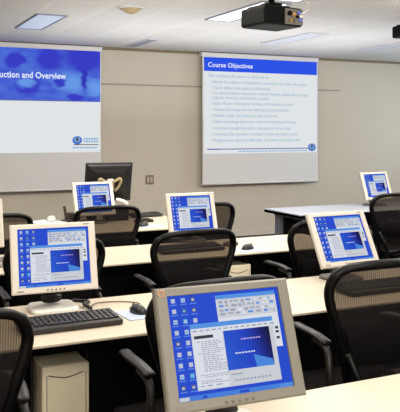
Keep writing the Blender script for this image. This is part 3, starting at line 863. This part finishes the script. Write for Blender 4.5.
# ------------------------------------------------------------------ chairs
def make_chair(label):
    t = thing('office_chair', label, 'chair', (0, 0, 0), 0, 'mesh back office chairs')
    # local: sitter faces +y, backrest at y about -.2
    def bp(x, z):   # point of the back's surface
        return Vector((x, -.235 - (z - .55) * .16 + .95 * x * x * (1 if z > .5 else 1), z))
    half = [(0, .962), (.10, .960), (.18, .950), (.228, .925), (.250, .875), (.245, .825), (.222, .75), (.194, .67), (.172, .60), (.158, .54), (.142, .485), (.12, .458), (.08, .445), (0, .442)]
    outl = [bp(x, z) for x, z in half] + [bp(-x, z) for x, z in half[-2:0:-1]]
    path = smooth_path(outl, 4, True)
    b = bm_new(); add_tube(b, path, [.020 if p.z < .93 else .016 for p in path], 10, True); obj('back_frame', b, M['frame'], t)
    # net between the frame's sides
    b = bm_new()
    zs = [.445 + (.96 - .445) * i / 22 for i in range(23)]
    right = [p for p in path[:len(path) // 2 + 1]]
    def halfw(z):
        for p, q in zip(right, right[1:]):
            if (p.z - z) * (q.z - z) <= 0 and p.z != q.z:
                return p.x + (q.x - p.x) * (z - p.z) / (q.z - p.z)
        return .05
    rows = []
    for z in zs:
        hw = max(.03, halfw(z))
        rows.append([b.verts.new(bp(hw * k / 6, z)) for k in range(-6, 7)])
    for A, B in zip(rows, rows[1:]):
        for k in range(12):
            f = b.faces.new((A[k], A[k + 1], B[k + 1], B[k])); f.smooth = True
    obj('back_net', b, M['net'], t)
    # lumbar pad across the lower back
    b = bm_new()
    r2 = []
    for z in (.585, .60, .66, .715, .73):
        hw = halfw(z) - .02
        r2.append([b.verts.new(bp(hw * k / 6, z) + Vector((0, -.022 if .59 < z < .72 else -.012, 0))) for k in range(-6, 7)])
    for A, B in zip(r2, r2[1:]):
        for k in range(12):
            f = b.faces.new((A[k], A[k + 1], B[k + 1], B[k])); f.smooth = True
    obj('lumbar_pad', b, M['seat'], t)
    # spine that carries the back
    b = bm_new()
    for s in (-1, 1):
        add_tube(b, smooth_path([bp(s * .178, .635) + Vector((0, -.02, 0)), (s * .14, -.29, .50), (s * .09, -.22, .40), (s * .06, -.08, .37)], 5), .016, 10)
    obj('back_support', b, M['frame'], t)
    # seat
    b = bm_new(); n = 36; rings = []
    for k0, z in ((.90, .402), (1.0, .414), (1.0, .436), (.95, .450), (.7, .447), (.35, .442)):
        ring = []
        for k in range(n):
            a = 2 * PI * k / n
            cx = math.copysign(abs(math.cos(a)) ** .6, math.cos(a)); cy = math.copysign(abs(math.sin(a)) ** .6, math.sin(a))
            wd = .245 - .02 * cy * -1 * .5
            drop = -.03 * max(0, cy * k0 - .6) / .4
            ring.append(b.verts.new((cx * wd * k0, .03 + cy * .225 * k0, z + drop)))
        rings.append(ring)
    for A, B in zip(rings, rings[1:]):
        for k in range(n):
            f = b.faces.new((A[k], A[(k + 1) % n], B[(k + 1) % n], B[k])); f.smooth = True
    b.faces.new(rings[0][::-1]); b.faces.new(rings[-1])
    obj('seat', b, M['seat'], t)
    # arms
    for s in (-1, 1):
        b = bm_new()
        add_tube(b, smooth_path([(s * .17, -.20, .42), (s * .24, -.23, .46), (s * .255, -.235, .57), (s * .245, -.20, .645), (s * .24, -.10, .664)], 6), [.014] * 25, 10)
        ar = obj('armrest', b, M['arm'], t)
        b = bm_new()
        px = smooth_path([(s * .240, -.20, .668), (s * .243, -.12, .682), (s * .240, .0, .682), (s * .228, .06, .678), (s * .222, .09, .668)], 6)
        add_tube(b, px, [.016] + [.023] * (len(px) - 3) + [.020, .012], 12, flat=.42)
        obj('arm_pad', b, M['armpad'], ar)
    # mechanism, column, star base
    b = bm_new(); add_box(b, (0, -.02, .378), (.20, .24, .05), bevel=.014); add_tube(b, [(.1, .03, .375), (.24, .03, .372)], .008, 8); obj('tilt_mechanism', b, M['frame'], t)
    b = bm_new(); add_lathe(b, [(0, .09), (.03, .09), (.03, .24), (.02, .245), (.02, .36), (0, .36)], n=16); obj('gas_column', b, M['frame'], t)
    for k in range(5):
        a = 2 * PI * k / 5 + .3
        dx, dy = math.cos(a), math.sin(a)
        b = bm_new()
        add_tube(b, smooth_path([(dx * .02, dy * .02, .125), (dx * .14, dy * .14, .115), (dx * .29, dy * .29, .078)], 5), [.030] * 4 + [.025] * 4 + [.018] * 3, 10)
        lg = obj('base_leg', b, M['arm'], t)
        b = bm_new()
        for s in (-1, 1):
            ox, oy = -dy * s * .014, dx * s * .014
            add_lathe(b, [(0, -.009), (.027, -.009), (.030, -.005), (.030, .005), (.027, .009), (0, .009)], (dx * .30 + ox, dy * .30 + oy, .0305), 16, 0,
                      Matrix.Rotation(a + PI / 2, 4, 'Z') @ Matrix.Rotation(PI / 2, 4, 'Y'))
        add_tube(b, [(dx * .30, dy * .30, .03), (dx * .295, dy * .295, .075)], .010, 8)
        obj('caster', b, M['frame'], lg)
    return t

chairs = [
 (1.140, 2.50, 2, 1.05, 'mesh office chair hidden behind the foreground monitor'),
 (1.905, 2.53, -3, 1.055, 'large mesh office chair at the right, backed to the nearest table'),
 (.255, 2.50, -4, 1.03, 'mesh office chair cut by the lower left edge, left of the tower'),
 (1.740, 3.98, 2, 1.0, 'central mesh office chair at the third table, fully in view'),
 (2.62, 3.98, 2, 1.02, 'mesh office chair behind the far-back leaning monitor, third table'),
 (.95, 3.98, 2, 1.0, 'mesh office chair behind the left cream monitor, only its right side showing'),
 (1.790, 5.62, -3, .98, 'mesh office chair below the black backed monitor, fourth table'),
 (2.50, 5.42, 3, .99, 'mesh office chair half hidden behind the third table monitor'),
 (.90, 5.42, 0, .98, 'mesh office chair at far left, above the left cream monitor'),
 (4.36, 5.42, 3, 1.0, 'mesh office chair at the right edge before the grey table'),
]
first = None
for x, y, rz, kz, lab in chairs:
    c = make_chair(lab) if first is None else copy_tree(first)
    if first is None: first = c
    c['label'] = lab
    c.location = (x, y, 0); c.rotation_euler = (0, 0, D(rz)); c.scale = (1, 1, kz)

# ------------------------------------------------------------------ lights
def area(name, loc, sx, sy, power, col=(1, .96, .9), rot=(0, 0, 0)):
    l = bpy.data.lights.new(name, 'AREA'); l.shape = 'RECTANGLE'; l.size = sx; l.size_y = sy; l.energy = power; l.color = col
    o = bpy.data.objects.new(name, l); C.objects.link(o); o.location = loc; o.rotation_euler = rot
    return o
warm = (1, .95, .87)
for (x, y, p) in ((3.34, 6.05, 30), (3.34, 4.80, 30), (1.75, 4.4, 26), (1.75, 2.2, 30), (3.34, 2.6, 26), (.2, 5.6, 22), (.2, 3.0, 26), (.2, .6, 26), (1.75, 0.0, 26), (4.9, 4.6, 22), (6.4, 5.0, 20), (3.34, .3, 22)):
    area('fluorescent_lamp', (x, y, CEIL - .06), .28, 1.05, p, warm)
# soft fill lights added without fixtures: one behind the view, two brightening the ceiling
area('back_lamp', (.5, -1.9, 2.2), 2.4, .6, 110, (1, .95, .88), (D(72), 0, 0))
area('uplight', (2.4, 3.6, 1.55), 3.0, 2.4, 46, (1, .94, .84), (D(180), 0, 0))
area('uplight', (4.0, 7.4, 1.6), 4.5, 2.2, 62, (.92, .95, 1), (D(180), 0, 0))
for (x, y, p) in ((1.9, 5.0, 28), (4.9, 4.4, 34), (6.4, 3.9, 36)):
    area('wall_wash_lamp', (x, y, CEIL - .12), 1.0, .25, p, warm, (D(58), 0, 0))  # unseen fill, added to brighten the front wall
area('daylight', (XR + .25, (WY0 + WY1) / 2, (WZ0 + WZ1) / 2), 3.2, 1.3, 240, (.72, .84, 1), (0, D(90), 0))

wd = bpy.data.worlds.new('World'); S.world = wd; wd.use_nodes = True
wd.node_tree.nodes['Background'].inputs['Color'].default_value = (.72, .84, 1, 1)
wd.node_tree.nodes['Background'].inputs['Strength'].default_value = 1.2

# ------------------------------------------------------------------ camera
cam = bpy.data.cameras.new('camera'); co = bpy.data.objects.new('camera', cam); C.objects.link(co)
co.location = (0, 0, 1.52); co.rotation_euler = (PI / 2, 0, -D(25.4))
cam.sensor_fit = 'HORIZONTAL'; cam.sensor_width = 36; cam.lens = 36 * 737 / 400
cam.shift_y = -75 / 400; cam.clip_start = .05
S.camera = co
S.view_settings.view_transform = 'Standard'
S.view_settings.look = 'None'
S.view_settings.exposure = 0.0
